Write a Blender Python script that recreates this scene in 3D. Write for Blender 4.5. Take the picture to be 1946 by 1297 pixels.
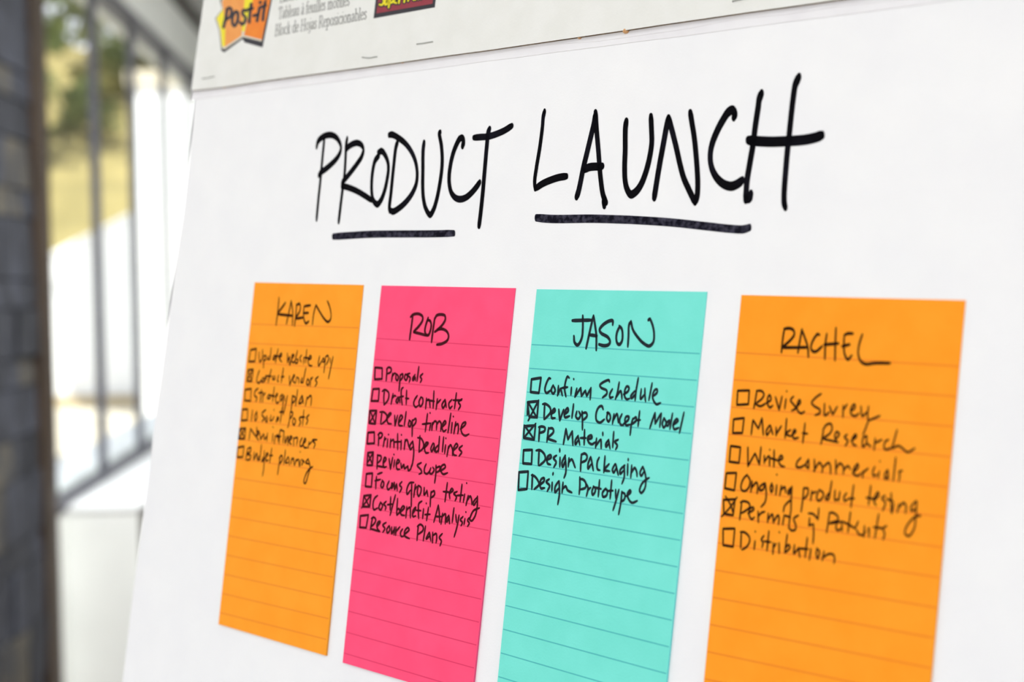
import bpy, math, random
from mathutils import Vector, Matrix

random.seed(7)
scene = bpy.context.scene
for o in list(bpy.data.objects):
    bpy.data.objects.remove(o)
COL = scene.collection

# ------------------------------------------------------------------ camera
# The window wall runs along world +Y; its vanishing point sits at (782, 537) of
# the 1946 x 1297 frame and verticals lean slightly, which fixes the rotation.
W, H, F = 1946.0, 1297.0, 2703.0
CX, CY = W / 2, H / 2
EYE = Vector((0.0, 0.0, 1.85))
yw = Vector((782 - CX, CY - 537, -F)).normalized()
up0 = Vector((-0.0165, 1.0, 0.0))
zw = (up0 - yw * up0.dot(yw)).normalized()
xw = yw.cross(zw).normalized()
ROT = Matrix((xw, yw, zw))            # camera vector -> world vector
cam_data = bpy.data.cameras.new('camera')
cam = bpy.data.objects.new('camera', cam_data)
COL.objects.link(cam)
cam.matrix_world = Matrix.Translation(EYE) @ ROT.to_4x4()
cam_data.sensor_width = 36.0
cam_data.lens = 36.0 * F / W
cam_data.clip_start = 0.02
cam_data.clip_end = 400
cam_data.dof.use_dof = True
cam_data.dof.focus_distance = 0.69
cam_data.dof.aperture_fstop = 6.3
scene.camera = cam

# ------------------------------------------------------------------ light
world = bpy.data.worlds.new('sky')
scene.world = world
world.use_nodes = True
nt = world.node_tree
nt.nodes.clear()
wo = nt.nodes.new('ShaderNodeOutputWorld')
bg = nt.nodes.new('ShaderNodeBackground')
bg.inputs['Color'].default_value = (0.93, 0.94, 1.06, 1)
bg.inputs['Strength'].default_value = 1.9
nt.links.new(bg.outputs[0], wo.inputs[0])
sun_d = bpy.data.lights.new('sun', 'SUN')
sun_d.energy = 9.0
sun_d.angle = math.radians(1.0)
sun_d.color = (1.0, 0.96, 0.9)
sun = bpy.data.objects.new('sun', sun_d)
COL.objects.link(sun)
sun.rotation_euler = Vector((0.45, -0.62, 0.85)).to_track_quat('Z', 'Y').to_euler()
sun.location = (6, -8, 12)
def area(name, loc, size, energy, target, color=(1, 1, 1)):
    d = bpy.data.lights.new(name, 'AREA')
    d.shape = 'RECTANGLE'
    d.size, d.size_y = size
    d.energy = energy
    d.color = color
    o = bpy.data.objects.new(name, d)
    COL.objects.link(o)
    o.location = loc
    o.rotation_euler = (Vector(loc) - Vector(target)).to_track_quat('Z', 'Y').to_euler()
    return o
# unseen ceiling area lights added to brighten the pad and window ledge
area('ceiling_lamp_light', (-0.2, -1.2, 3.65), (1.2, 1.2), 26, (-0.2, -1.2, 0))
area('ceiling_lamp_light', (1.8, -1.2, 3.65), (1.2, 1.2), 26, (1.8, -1.2, 0))
area('ceiling_lamp_light', (0.3, 4.2, 3.65), (1.2, 1.2), 330, (0.3, 4.2, 0))
scene.view_settings.view_transform = 'Standard'
scene.view_settings.look = 'None'
scene.view_settings.gamma = 1.0
scene.view_settings.use_curve_mapping = False
scene.view_settings.exposure = -0.33
scene.cycles.use_denoising = True
scene.cycles.max_bounces = 8
scene.cycles.transparent_max_bounces = 12
scene.cycles.sample_clamp_indirect = 8.0

# ------------------------------------------------------------------ helpers
def lin(c):
    c = c / 255.0
    return c / 12.92 if c <= 0.04045 else ((c + 0.055) / 1.055) ** 2.4
def rgb(r, g, b):
    return (lin(r), lin(g), lin(b), 1.0)

def material(name, col, rough=0.8, col2=None, scale=20.0, bump=0.0, bump_scale=None, metal=0.0, spec=0.3,
             ramp=(0.35, 0.65), detail=4.0, stretch=None):
    m = bpy.data.materials.new(name)
    m.use_nodes = True
    t = m.node_tree
    p = t.nodes['Principled BSDF']
    p.inputs['Base Color'].default_value = col
    p.inputs['Roughness'].default_value = rough
    p.inputs['Metallic'].default_value = metal
    p.inputs['Specular IOR Level'].default_value = spec
    tc = t.nodes.new('ShaderNodeTexCoord')
    mp = t.nodes.new('ShaderNodeMapping')
    t.links.new(tc.outputs['Object'], mp.inputs['Vector'])
    if stretch:
        mp.inputs['Scale'].default_value = stretch
    if col2 is not None:
        n = t.nodes.new('ShaderNodeTexNoise')
        n.inputs['Scale'].default_value = scale
        n.inputs['Detail'].default_value = detail
        r = t.nodes.new('ShaderNodeValToRGB')
        r.color_ramp.elements[0].position = ramp[0]
        r.color_ramp.elements[1].position = ramp[1]
        r.color_ramp.elements[0].color = col
        r.color_ramp.elements[1].color = col2
        t.links.new(mp.outputs[0], n.inputs['Vector'])
        t.links.new(n.outputs['Fac'], r.inputs['Fac'])
        t.links.new(r.outputs['Color'], p.inputs['Base Color'])
    if bump:
        n2 = t.nodes.new('ShaderNodeTexNoise')
        n2.inputs['Scale'].default_value = bump_scale or scale
        n2.inputs['Detail'].default_value = 6.0
        b = t.nodes.new('ShaderNodeBump')
        b.inputs['Strength'].default_value = bump
        b.inputs['Distance'].default_value = 0.0004 if (bump_scale or scale) > 200 else 0.01
        t.links.new(mp.outputs[0], n2.inputs['Vector'])
        t.links.new(n2.outputs['Fac'], b.inputs['Height'])
        t.links.new(b.outputs[0], p.inputs['Normal'])
    return m

def mesh_obj(name, verts, faces, mats, parent=None, mat_idx=None, loc=None, smooth=False):
    me = bpy.data.meshes.new(name)
    me.from_pydata([tuple(v) for v in verts], [], faces)
    for m in (mats if isinstance(mats, (list, tuple)) else [mats]):
        me.materials.append(m)
    if mat_idx:
        me.polygons.foreach_set('material_index', mat_idx)
    if smooth:
        me.polygons.foreach_set('use_smooth', [True] * len(me.polygons))
    me.update()
    o = bpy.data.objects.new(name, me)
    COL.objects.link(o)
    if parent is not None:
        o.parent = parent
    if loc is not None:
        o.location = loc
    return o

def empty(name, mat=None, loc=None):
    o = bpy.data.objects.new(name, None)
    o.empty_display_size = 0.05
    COL.objects.link(o)
    if mat is not None:
        o.matrix_world = mat
    if loc is not None:
        o.location = loc
    return o

def tag(o, label=None, cat=None, group=None, kind=None):
    if label: o['label'] = label
    if cat: o['category'] = cat
    if group: o['group'] = group
    if kind: o['kind'] = kind
    return o

BOXF = [(0, 3, 2, 1), (4, 5, 6, 7), (0, 1, 5, 4), (1, 2, 6, 5), (2, 3, 7, 6), (3, 0, 4, 7)]
def boxv(x0, x1, y0, y1, z0, z1):
    return [(x0, y0, z0), (x1, y0, z0), (x1, y1, z0), (x0, y1, z0), (x0, y0, z1), (x1, y0, z1), (x1, y1, z1), (x0, y1, z1)]
def box(name, b, mat, parent=None, bevel=0.0, loc=None):
    o = mesh_obj(name, boxv(*b), BOXF, mat, parent, loc=loc)
    if bevel:
        md = o.modifiers.new('bevel', 'BEVEL')
        md.width = bevel
        md.segments = 2
    return o
def struct(o):
    o['kind'] = 'structure'
    return o

# ------------------------------------------------------------------ the pad's plane
hv = Vector((-1820 - CX, CY - 485, -F)).normalized()          # along the lines, to the far left
t_ = F * F / ((1820 + CX) * 0.103 - (CY - 485))
vv = Vector((0.103 * t_, t_, -F)).normalized()                 # up the pad
vv = (vv - hv * vv.dot(hv)).normalized()
ex, ey = -hv, vv
ez = ex.cross(ey).normalized()                                 # towards the reader
Z0 = 1961.0 / 2820.0
P0 = Vector(((1000 - CX) / F, (CY - 555) / F, -1.0)) * Z0
if ez.dot(-P0) < 0:
    ez = -ez
PADROT = Matrix((ex, ey, ez)).transposed()                     # pad -> camera
PADW = Matrix.Translation(EYE + ROT @ P0) @ (ROT @ PADROT).to_4x4()
PADINV = PADROT.transposed()

def on_plane(px, py, h=0.0, tilt=None):
    """point of the pad (pad coordinates) seen at photo pixel px, py; tilt=(y_top, slope) lifts a note's foot"""
    d = PADINV @ Vector(((px - CX) / F, (CY - py) / F, -1.0))
    o = PADINV @ (-P0)
    if tilt is None:
        s = (h - o.z) / d.z
    else:
        yt, k = tilt                # surface z = h + k * (yt - y)
        s = (h + k * (yt - o.y) - o.z) / (d.z + k * d.y)
    return o + d * s

# ------------------------------------------------------------------ pen strokes
def smooth_path(pts, step):
    out = []
    n = len(pts)
    if n == 2:
        p, q = pts
        m = max(2, int(math.dist(p, q) / step) + 1)
        return [(p[0] + (q[0] - p[0]) * i / m, p[1] + (q[1] - p[1]) * i / m) for i in range(m + 1)]
    for i in range(n - 1):
        p0 = pts[i - 1] if i > 0 else (2 * pts[0][0] - pts[1][0], 2 * pts[0][1] - pts[1][1])
        p1, p2 = pts[i], pts[i + 1]
        p3 = pts[i + 2] if i + 2 < n else (2 * pts[-1][0] - pts[-2][0], 2 * pts[-1][1] - pts[-2][1])
        d1 = max(1e-6, math.dist(p0, p1)) ** 0.5
        d2 = max(1e-6, math.dist(p1, p2)) ** 0.5
        d3 = max(1e-6, math.dist(p2, p3)) ** 0.5
        m = max(2, int(math.dist(p1, p2) / step) + 1)
        tn1, tn2 = [], []
        for a in range(2):
            t1 = (p1[a] - p0[a]) / d1 - (p2[a] - p0[a]) / (d1 + d2) + (p2[a] - p1[a]) / d2
            t2 = (p2[a] - p1[a]) / d2 - (p3[a] - p1[a]) / (d2 + d3) + (p3[a] - p2[a]) / d3
            tn1.append(t1 * d2)
            tn2.append(t2 * d2)
        for j in range(m):
            t = j / m
            h00, h10, h01, h11 = 2*t**3 - 3*t*t + 1, t**3 - 2*t*t + t, -2*t**3 + 3*t*t, t**3 - t*t
            out.append(tuple(h00 * p1[a] + h10 * tn1[a] + h01 * p2[a] + h11 * tn2[a] for a in range(2)))
    out.append(pts[-1])
    return out

def stroke_geo(path, a, b, V, Fc, mapf, taper=(1, 1)):
    """sweep an elliptical nib (half axes a across, b up) along path"""
    n = len(path)
    base = len(V)
    def k_at(i):
        e = min(4, n // 2)
        k = 1.0
        if i < e: k = taper[0] + (1 - taper[0]) * i / e
        if n - 1 - i < e: k = min(k, taper[1] + (1 - taper[1]) * (n - 1 - i) / e)
        return k
    for i in range(n):
        p, q = path[max(0, i - 1)], path[min(n - 1, i + 1)]
        tx, ty = q[0] - p[0], q[1] - p[1]
        l = math.hypot(tx, ty) or 1.0
        nx, ny = -ty / l, tx / l
        k = k_at(i)
        hh = math.sqrt((a * nx) ** 2 + (b * ny) ** 2)
        ox, oy = a * a * nx / hh * k, b * b * ny / hh * k
        x, y = path[i]
        V.append(mapf(x + ox, y + oy)); V.append(mapf(x - ox, y - oy))
    for i in range(n - 1):
        k = base + 2 * i
        Fc.append((k, k + 1, k + 3, k + 2))
    for (x, y), k in ((path[0], taper[0]), (path[-1], taper[1])):
        c = len(V)
        for s in range(12):
            th = s * math.tau / 12
            V.append(mapf(x + a * k * math.cos(th), y + b * k * math.sin(th)))
        Fc.append(tuple(range(c, c + 12)))

S8 = 8.0082
CROPS = dict(A=(580, 210), B=(580, 310), C=(780, 210), D=(780, 310), E=(1000, 200), F=(1000, 300), G=(1200, 180),
             H=(1200, 300), I=(1360, 130), J=(1360, 280),
             K1=(470, 540), K2=(440, 640), K3=(440, 770), R1=(720, 570), R2=(690, 680), R3=(680, 800), R4=(680, 890),
             J1=(1070, 580), J2=(980, 700), J3=(1110, 700), J4=(970, 820), J5=(1060, 820),
             C1=(1470, 590), C2=(1370, 720), C3=(1540, 730), C4=(1360, 830), C5=(1530, 850), C6=(1360, 930), C7=(1530, 930),
             P=(395, 0), Q=(670, 0))
def parse(text, crop=None):
    """'crop: x,y x,y | x,y ...' -> list of point lists in photo pixels"""
    out = []
    for part in text.split('|'):
        part = part.strip()
        if ':' in part:
            crop, part = [s.strip() for s in part.split(':', 1)]
        x0, y0 = CROPS[crop]
        sc = 10.811 if crop in 'PQ' else S8
        for s in part.split(';'):
            s = s.strip()
            if not s: continue
            pts = []
            for tok in s.replace('!', '').split():
                x, y = tok.split(',')
                pts.append((x0 + float(x) / sc, y0 + float(y) / sc))
            if len(pts) == 1:
                pts.append((pts[0][0] + 0.3, pts[0][1] + 1.0))
            out.append(pts)
    return out

def ink(name, text, a, b, mat, parent, mapf, taper=(0.8, 0.8), step=1.4):
    V, Fc = [], []
    for pts in parse(text):
        stroke_geo(smooth_path(pts, step), a, b, V, Fc, mapf, taper)
    return mesh_obj(name, V, Fc, mat, parent)

# ------------------------------------------------------------------ the writing, traced stroke by stroke
TITLE = [  # letter, half nib across, half nib up, strokes
 ('P', 2.09, 6.37, "A: 290,440 268,650 245,900 225,1120 205,1300 172,1655 | A: 172,555 195,470 260,408 330,378 400,375 470,410 520,480 543,560 530,640 480,730 400,815 300,900 235,945 205,990"),
 ('R', 2.31, 6.37, "A: 638,430 622,520 614,700 595,1000 562,1250 508,1695 | A: 622,600 650,560 720,512 795,495 860,530 885,600 860,700 790,810 700,930 620,1030 570,1090 555,1160 | A: 560,1150 650,1172 780,1225 900,1295 1005,1365"),
 ('O', 2.75, 6.70, "A: 1120,690 1065,760 1030,900 1010,1100 1014,1270 1035,1370 1095,1430 1150,1370 1205,1230 1245,1050 1265,900 1255,780 1215,680 1165,620 1110,640"),
 ('D', 2.86, 6.70, "A: 1405,480 1380,560 1345,850 1305,1250 1280,1480 1285,1530 | A: 1275,375 1320,368 1420,420 1520,500 1610,620 1675,770 1703,950 1690,1110 1640,1240 1560,1360 1450,1470 1330,1540 1290,1515"),
 ('U', 3.19, 6.48, "C: 207,485 192,600 188,900 186,1180 198,1350 235,1500 298,1590 350,1510 400,1350 440,1150 475,900 482,720 468,520 440,350 452,330"),
 ('C', 3.41, 6.70, "C: 790,550 806,480 790,418 750,432 700,520 650,650 610,820 588,1000 592,1130 625,1260 690,1335 765,1352 850,1322 930,1252 1000,1170 1055,1092"),
 ('T', 3.63, 6.48, "C: 1205,275 1182,340 1165,500 1130,900 1100,1250 1068,1560 1042,1765 | C: 965,415 1080,405 1180,398 1300,362 1430,305 1545,232"),
 ('L', 3.19, 7.13, "E: 280,95 260,170 245,340 205,650 155,950 128,1160 135,1270 | E: 150,1262 250,1195 380,1138 500,1100 618,1082"),
 ('A', 4.40, 7.88, "E: 1052,140 1030,280 985,470 930,700 870,950 820,1200 790,1330 764,1400 | E: 1055,110 1065,300 1098,700 1130,1100 1165,1350 1195,1440 1215,1480 | E: 1180,1420 1187,1535 | E: 880,985 960,945 1060,935 1130,935 1160,925"),
 ('U', 4.73, 8.10, "E: 1525,240 1510,340 1505,700 1497,950 1505,1150 1535,1280 1590,1360 1660,1325 1740,1220 1820,1020 1880,780 1910,560 1905,360 1898,170"),
 ('N', 4.95, 8.10, "G: 565,350 535,480 485,750 430,1050 385,1320 345,1575 | G: 565,350 610,520 680,800 740,1070 795,1270 870,1440 965,1640 | G: 965,1640 995,1560 1008,1400 1003,1200 985,950 955,650 920,430 895,270"),
 ('C', 4.95, 9.29, "G: 1555,350 1575,290 1540,235 1475,265 1390,390 1300,560 1230,740 1200,900 1208,1060 1255,1200 1345,1320 1440,1380 1530,1393 1620,1355 1690,1300"),
 ('H', 5.28, 10.15, "I: 700,380 665,460 645,600 600,900 570,1150 545,1300 510,1500 478,1700 462,1900 455,2000 | J: 460,790 515,765 538,710 | I: 1270,130 1215,240 1180,450 1140,800 1110,1100 1092,1250 1070,1500 1050,1750 1040,1950 1045,2060 1060,2110 | I: 490,1095 600,1106 850,1118 1100,1108 1350,1088 1500,1058 1625,1015"),
]
UNDER = [("B: 425,1120 700,1102 1000,1085 1500,1080 1946,1078 2265,1070", 2.6, 6.8), ("F: 150,915 400,932 1000,928 1500,942 1602,946 2202,985 2802,1050 3102,1082 3302,1090 3405,1060", 3.2, 8.0)]

def cb(crop, tl, tr, br, bl):
    f = lambda p, q: '%d,%d %d,%d' % (p + q)
    return crop + ': ' + '; '.join([f(tl, tr), f(tr, br), f(br, bl), f(bl, tl)])

NOTES = {}
NOTES['karen'] = dict(
 corners=[(484, 537), (691, 542), (619, 1247), (415, 1187)], a=0.85, b=2.2,
 name="K1: 482,210 465,400 437,625; 580,285 520,370 462,445; 460,460 690,485; 668,260 640,400 595,605; 668,260 690,420 685,625; 750,310 740,450 718,640; 745,330 790,300 808,350 795,420 735,515; 735,530 850,510; 865,340 855,450 865,550 890,600 935,570; 865,340 960,325; 850,445 930,440; 990,615 1010,450 1045,320; 1045,320 1100,420 1170,530 1225,578 1265,540 1272,450 1250,340 1218,262",
 boxes=[(cb('K2', (290,205), (378,185), (355,378), (262,382)), ''),
        (cb('K2', (250,510), (330,500), (305,680), (235,680)), "K2: 250,510 310,680; 330,500 240,660"),
        (cb('K2', (205,810), (300,795), (290,980), (200,975)), ''),
        (cb('K3', (165,70), (245,65), (240,230), (150,240)), ''),
        (cb('K3', (125,365), (215,355), (200,515), (105,515)), "K3: 125,365 200,500; 215,355 110,510"),
        (cb('K3', (95,650), (190,630), (170,795), (85,795)), '')],
 lines=["K2: 420,235 420,330 430,385 460,350 475,200; 490,290 485,480; 490,300 520,290 525,340 495,370; 570,300 548,350 575,345; 603,175 585,350; 655,280 630,345 650,350 668,290 675,330; 708,190 668,400; 650,292 720,300; 720,330 760,290 760,255 725,300 735,350 765,385; 850,255 850,400; 850,400 880,310 885,430 915,345; 915,345 950,280 925,280 915,360 940,400 960,370; 1002,215 970,400 1000,400 1010,350 985,350; 1065,285 1040,330 1060,390; 1100,320 1095,415; 1145,200 1125,400; 1105,320 1180,330; 1170,360 1215,320 1200,290 1165,370 1185,440 1225,445; 1340,300 1320,400 1325,445 1375,370; 1375,370 1400,330 1410,380 1385,390; 1430,320 1405,550; 1430,310 1465,290 1475,350 1440,430; 1500,330 1505,400; 1545,310 1510,470 1475,645",
        "K2: 425,515 395,600 385,680 410,710 450,670; 470,640 455,680 480,690 500,640 475,630; 515,610 505,690; 515,610 535,650; 605,500 555,700; 520,600 610,605; 640,600 625,650 655,650 662,600; 715,590 700,680 715,685; 790,480 755,700; 755,615 800,610; 880,600 885,750; 885,740 930,620; 935,640 960,590 945,590 940,680 970,710; 985,640 980,700; 990,620 1020,640 1020,710; 1075,630 1055,700 1090,690; 1130,480 1085,710; 1155,650 1140,720 1165,740 1180,680 1155,640; 1205,630 1195,755; 1205,660 1235,620; 1320,610 1275,660 1300,700 1270,760",
        "K2: 405,790 360,830 350,900 385,930 370,990; 455,810 435,1000; 410,860 480,850; 480,860 470,1000; 480,900 515,860; 570,880 545,940 580,940 595,890; 650,770 625,990; 560,890 660,910; 670,930 700,880 690,870 670,960 690,1015 725,990; 775,880 740,920 750,980 785,900; 785,890 775,1100 750,1160; 800,900 810,980; 850,900 820,1050 785,1190; 925,910 925,1030; 925,900 970,930 960,980 920,1020; 925,900 905,1150; 1005,810 975,1055; 1070,900 1025,1020 1070,1000 1075,900 1095,1020; 1150,920 1125,1055; 1150,950 1205,900 1215,960 1205,1050",
        "K3: 320,80 300,245; 385,100 355,170 360,240 385,200 385,110; 520,75 470,120 465,160 500,200 465,250; 540,170 515,230 535,260 550,200; 600,160 590,240 620,230; 645,180 625,230; 645,72; 700,180 680,260 715,190 710,240; 770,50 740,270; 730,110 790,105; 895,100 880,240 855,345; 895,110 930,115 925,160 880,220; 940,200 930,280 950,305 975,240 950,200; 1070,180 1030,210 1050,260 1025,320; 1100,80 1080,310; 1040,185 1115,185; 1180,150 1140,200 1160,230 1135,300",
        "K3: 290,360 265,530; 290,360 340,440 380,490; 380,490 385,340; 385,480 420,410 400,400 385,500 410,535; 430,430 440,530; 440,530 490,440; 490,440 500,530; 500,530 545,470; 545,430 535,550; 630,440 620,560; 630,335; 665,470 650,590; 670,480 710,460 705,560; 790,400 745,385 730,480 725,590; 690,490 750,480; 800,400 780,580; 820,480 815,580 860,480 855,610; 870,560 920,490 895,480 880,570 910,600; 945,500 945,620; 950,510 1000,500 990,610; 1075,500 1040,580 1050,630 1085,620; 1080,600 1130,540 1120,510 1090,580 1110,650 1150,650; 1180,560 1165,660; 1185,600 1220,560; 1300,530 1230,540 1270,590 1250,660",
        "K3: 245,670 215,830; 245,670 290,650 285,710 235,750 290,770 275,830 225,840; 345,720 340,830 385,740 390,830; 420,780 400,840 430,830; 455,610 430,840; 490,790 460,860 500,830; 500,700 490,960 470,1080; 510,820 555,740 535,740 525,850 560,840; 612,660 580,880; 575,770 625,770; 740,780 700,1060; 725,810 760,770 775,800 760,860 725,900; 820,690 795,900; 860,790 820,880 860,880; 870,800 880,910; 915,810 905,900; 920,840 940,810 950,910; 985,830 960,920; 990,850 1015,830 1030,930; 1050,840 1035,940; 1043,712; 1070,830 1085,870 1065,920; 1090,840 1110,880; 1165,820 1130,880 1180,900; 1165,820 1195,950 1170,1050 1120,1195 1100,1180 1130,1060 1180,980 1235,940"])
NOTES['rob'] = dict(
 corners=[(725, 543), (980, 548), (896, 1333), (651, 1260)], a=1.45, b=2.4,
 name="R1: 515,250 495,400 467,605; 482,262 520,228 600,215 660,250 665,310 610,400 530,485; 530,495 620,515 720,545; 750,275 710,400 700,480 720,535 750,540 785,460 795,370 775,320 740,310; 850,280 825,450 800,645; 850,290 880,240 940,225 1000,240 1010,300 960,390 900,450 850,490; 900,455 960,445 1030,480 1060,550 1040,620 960,670 880,685",
 boxes=[(cb('R2', (182,152), (290,160), (288,325), (175,332)), ''),
        (cb('R2', (150,480), (245,475), (232,660), (125,662)), ''),
        (cb('R2', (100,810), (205,808), (185,1010), (90,1000)), "R2: 110,815 180,1005; 205,805 95,1000"),
        (cb('R3', (155,182), (250,175), (250,345), (142,352)), ''),
        (cb('R3', (150,490), (235,480), (220,680), (140,680)), "R3: 150,490 225,680; 235,480 150,640"),
        (cb('R3', (130,810), (222,800), (205,1010), (115,1002)), ''),
        (cb('R4', (92,425), (200,410), (180,590), (70,590)), "R4: 95,430 175,590; 200,410 55,610"),
        (cb('R4', (38,730), (160,715), (125,910), (30,905)), '')],
 lines=["R2: 365,160 350,355; 355,180 390,148 425,165 420,220 360,250; 450,240 432,360; 450,280 480,240 500,245; 500,260 500,330 520,350 535,290 510,250; 565,260 555,400 545,510; 565,270 600,250 600,300 560,360; 640,260 630,320 655,345 675,280 645,250; 710,240 670,260 715,310 700,375; 790,260 755,320 760,350 790,300 795,350; 848,140 820,360; 908,245 870,290 890,330 870,380",
        "R2: 325,500 315,600 318,720; 290,515 330,490 385,530 390,600 370,660 320,720; 455,550 425,710; 445,620 480,580 500,590; 530,600 500,670 520,690 550,600; 550,600 560,690; 610,455 585,480 580,600 595,720; 560,600 615,590; 662,500 655,715; 645,620 695,625; 825,580 785,640 770,710 800,755 840,730; 880,600 850,680 870,745 905,700 905,620 880,600; 965,620 950,780; 965,660 1000,640 1020,760; 1078,510 1065,770; 990,650 1085,665; 1130,630 1110,790; 1125,700 1180,640; 1245,640 1200,720 1215,770 1250,710 1250,640; 1250,650 1265,760; 1350,640 1305,700 1320,775 1355,740; 1420,540 1390,780; 1370,650 1500,650; 1505,630 1450,680 1480,730 1450,795",
        "R2: 285,840 265,1010; 255,830 310,830 360,880 350,950 280,1015; 375,920 425,850 410,845 370,900 380,1000 430,1010; 480,880 485,1040; 485,1040 525,880; 540,1000 600,900 575,880 545,950 545,1030 600,1040; 655,825 625,1040; 700,960 690,1040 715,1050 725,980 700,950; 750,950 745,1200; 755,960 800,930 800,990 755,1050; 980,855 945,1130; 900,1015 1020,1000; 1030,1000 1010,1110; 1018,840; 1055,990 1045,1110; 1055,1030 1090,970 1115,980 1115,1100; 1120,1020 1160,970 1185,1000 1180,1120; 1215,1050 1260,990 1245,965 1200,1050 1225,1125 1265,1100; 1335,850 1290,1145; 1355,990 1340,1150; 1372,895; 1410,980 1380,1160; 1400,1050 1440,1010 1450,1080 1440,1160; 1480,1090 1555,1020 1560,985 1520,1000 1490,1080 1510,1160 1555,1190 1610,1165",
        "R3: 320,210 312,380; 305,215 340,185 370,200 360,250 315,280; 410,250 385,400; 405,300 430,272; 455,280 445,405; 465,208; 500,280 490,410; 500,320 540,290 550,410; 605,200 605,440; 560,325 645,320; 660,300 655,440; 662,212; 720,290 705,440; 715,330 745,290 780,400 800,430; 835,310 790,390 800,440 835,400; 835,310 850,450 845,560 825,690; 945,230 935,400 930,480; 910,260 960,270 1000,350 990,420 930,480; 1010,420 1070,340 1040,335 1015,410 1035,490 1075,490; 1145,340 1110,430 1125,470 1160,390; 1160,350 1165,470; 1225,370 1180,430 1190,480 1230,440; 1242,240 1225,480; 1305,250 1285,475; 1335,370 1320,500; 1338,265; 1380,390 1355,545; 1375,430 1410,370 1440,440 1440,530; 1450,460 1520,380 1500,350 1455,430 1460,520 1500,530; 1590,380 1540,430 1580,480 1540,540",
        "R3: 300,520 290,735; 295,525 350,540 350,590 300,650; 300,690 400,710; 390,650 430,580 410,560 385,640 400,710 435,700; 475,580 495,740; 495,740 530,560; 560,600 545,710; 548,512; 580,670 635,620 610,595 585,660 600,740 640,740; 655,650 665,720 700,670 710,730 760,690; 760,690 770,760 800,740 822,665; 965,640 905,680 960,750 970,790 930,815; 1040,660 1015,720 1015,790 1050,810 1100,760; 1110,720 1090,790 1120,810 1160,750 1140,710; 1190,680 1185,820 1168,950; 1190,720 1250,700 1240,760 1195,790; 1250,770 1330,710 1320,670 1275,690 1265,770 1300,815 1365,795",
        "R3: 300,815 370,790; 285,850 275,940 272,1035; 260,915 345,895; 370,920 350,1000 375,1020 395,950 370,905; 475,920 445,1000 460,1050 500,1020; 500,1020 530,950; 515,950 515,1030 555,950; 555,940 560,1045 590,960; 590,960 600,1065; 670,930 635,980 665,1020 635,1095; 850,940 790,950 745,1050 750,1120 800,1060; 820,960 815,1150 812,1310; 875,970 850,1165; 870,1050 900,1000; 920,990 905,1100 925,1150 955,1100 960,1020 920,985; 1010,1020 1010,1130 1050,1070; 1050,1060 1065,1150; 1115,1080 1105,1200 1100,1310; 1110,1100 1160,1070 1165,1130 1110,1180; 1362,945 1325,1235; 1300,1080 1400,1090; 1390,1110 1450,1060 1430,1035 1395,1100 1400,1190; 1510,1080 1460,1110 1500,1160 1480,1220; 1585,970 1555,1235; 1510,1140 1600,1135; 1625,1120 1605,1240; 1655,948; 1680,1140 1645,1290; 1670,1210 1710,1150 1730,1200 1735,1280 | R4: 1810,450 1755,530 1765,565 1810,500; 1820,430 1815,590 1780,740 1730,805 1700,780 1710,750 1760,650 1850,608",
        "R4: 300,420 255,460 230,560 245,635 300,610; 345,520 320,610 345,640 375,570 345,520; 430,510 395,550 425,590 415,640; 500,440 490,640; 450,560 520,550; 572,410 490,720; 605,465 595,600 590,710; 595,720 640,660 620,620 600,640; 640,680 710,600 690,580 650,640 660,710 710,725; 745,590 730,760; 745,640 790,600 800,760; 830,700 870,640 880,600 840,650 840,740 880,730; 975,505 930,540 920,640 925,770; 890,645 960,650; 1000,620 985,770; 1040,535; 1075,600 1045,800; 1020,710 1100,705; 1225,565 1190,700 1155,825; 1225,565 1240,700 1245,830; 1180,740 1270,740; 1290,690 1265,855; 1285,740 1330,700 1330,850; 1385,720 1345,790 1355,820 1390,760; 1390,740 1395,850; 1462,610 1435,830; 1490,710 1500,830; 1540,720 1510,890 1465,1050; 1600,740 1560,790 1590,830 1570,880; 1630,770 1615,860; 1643,668; 1690,760 1670,800 1695,840 1670,890",
        "R4: 225,750 205,850 190,940; 205,770 240,750 270,780 260,830 200,900; 195,925 335,970; 290,900 340,820 320,815 290,860 300,930 330,960; 430,830 380,870 410,920 380,980; 475,880 440,940 450,990 485,950 480,880; 515,900 515,1000 555,930; 555,900 550,1020; 580,900 575,1025; 580,970 640,895; 680,930 650,980 660,1040 700,1040; 700,1020 780,940 760,910 710,970 720,1040 785,1075; 920,870 910,980 900,1105; 905,890 950,860 990,890 990,950 920,1010; 1030,885 995,1110; 1085,980 1040,1080 1100,1030; 1090,980 1110,1110; 1140,980 1135,1140; 1140,1030 1190,1000 1200,1060 1190,1140; 1285,1000 1240,1060 1270,1110 1250,1185"])
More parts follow.
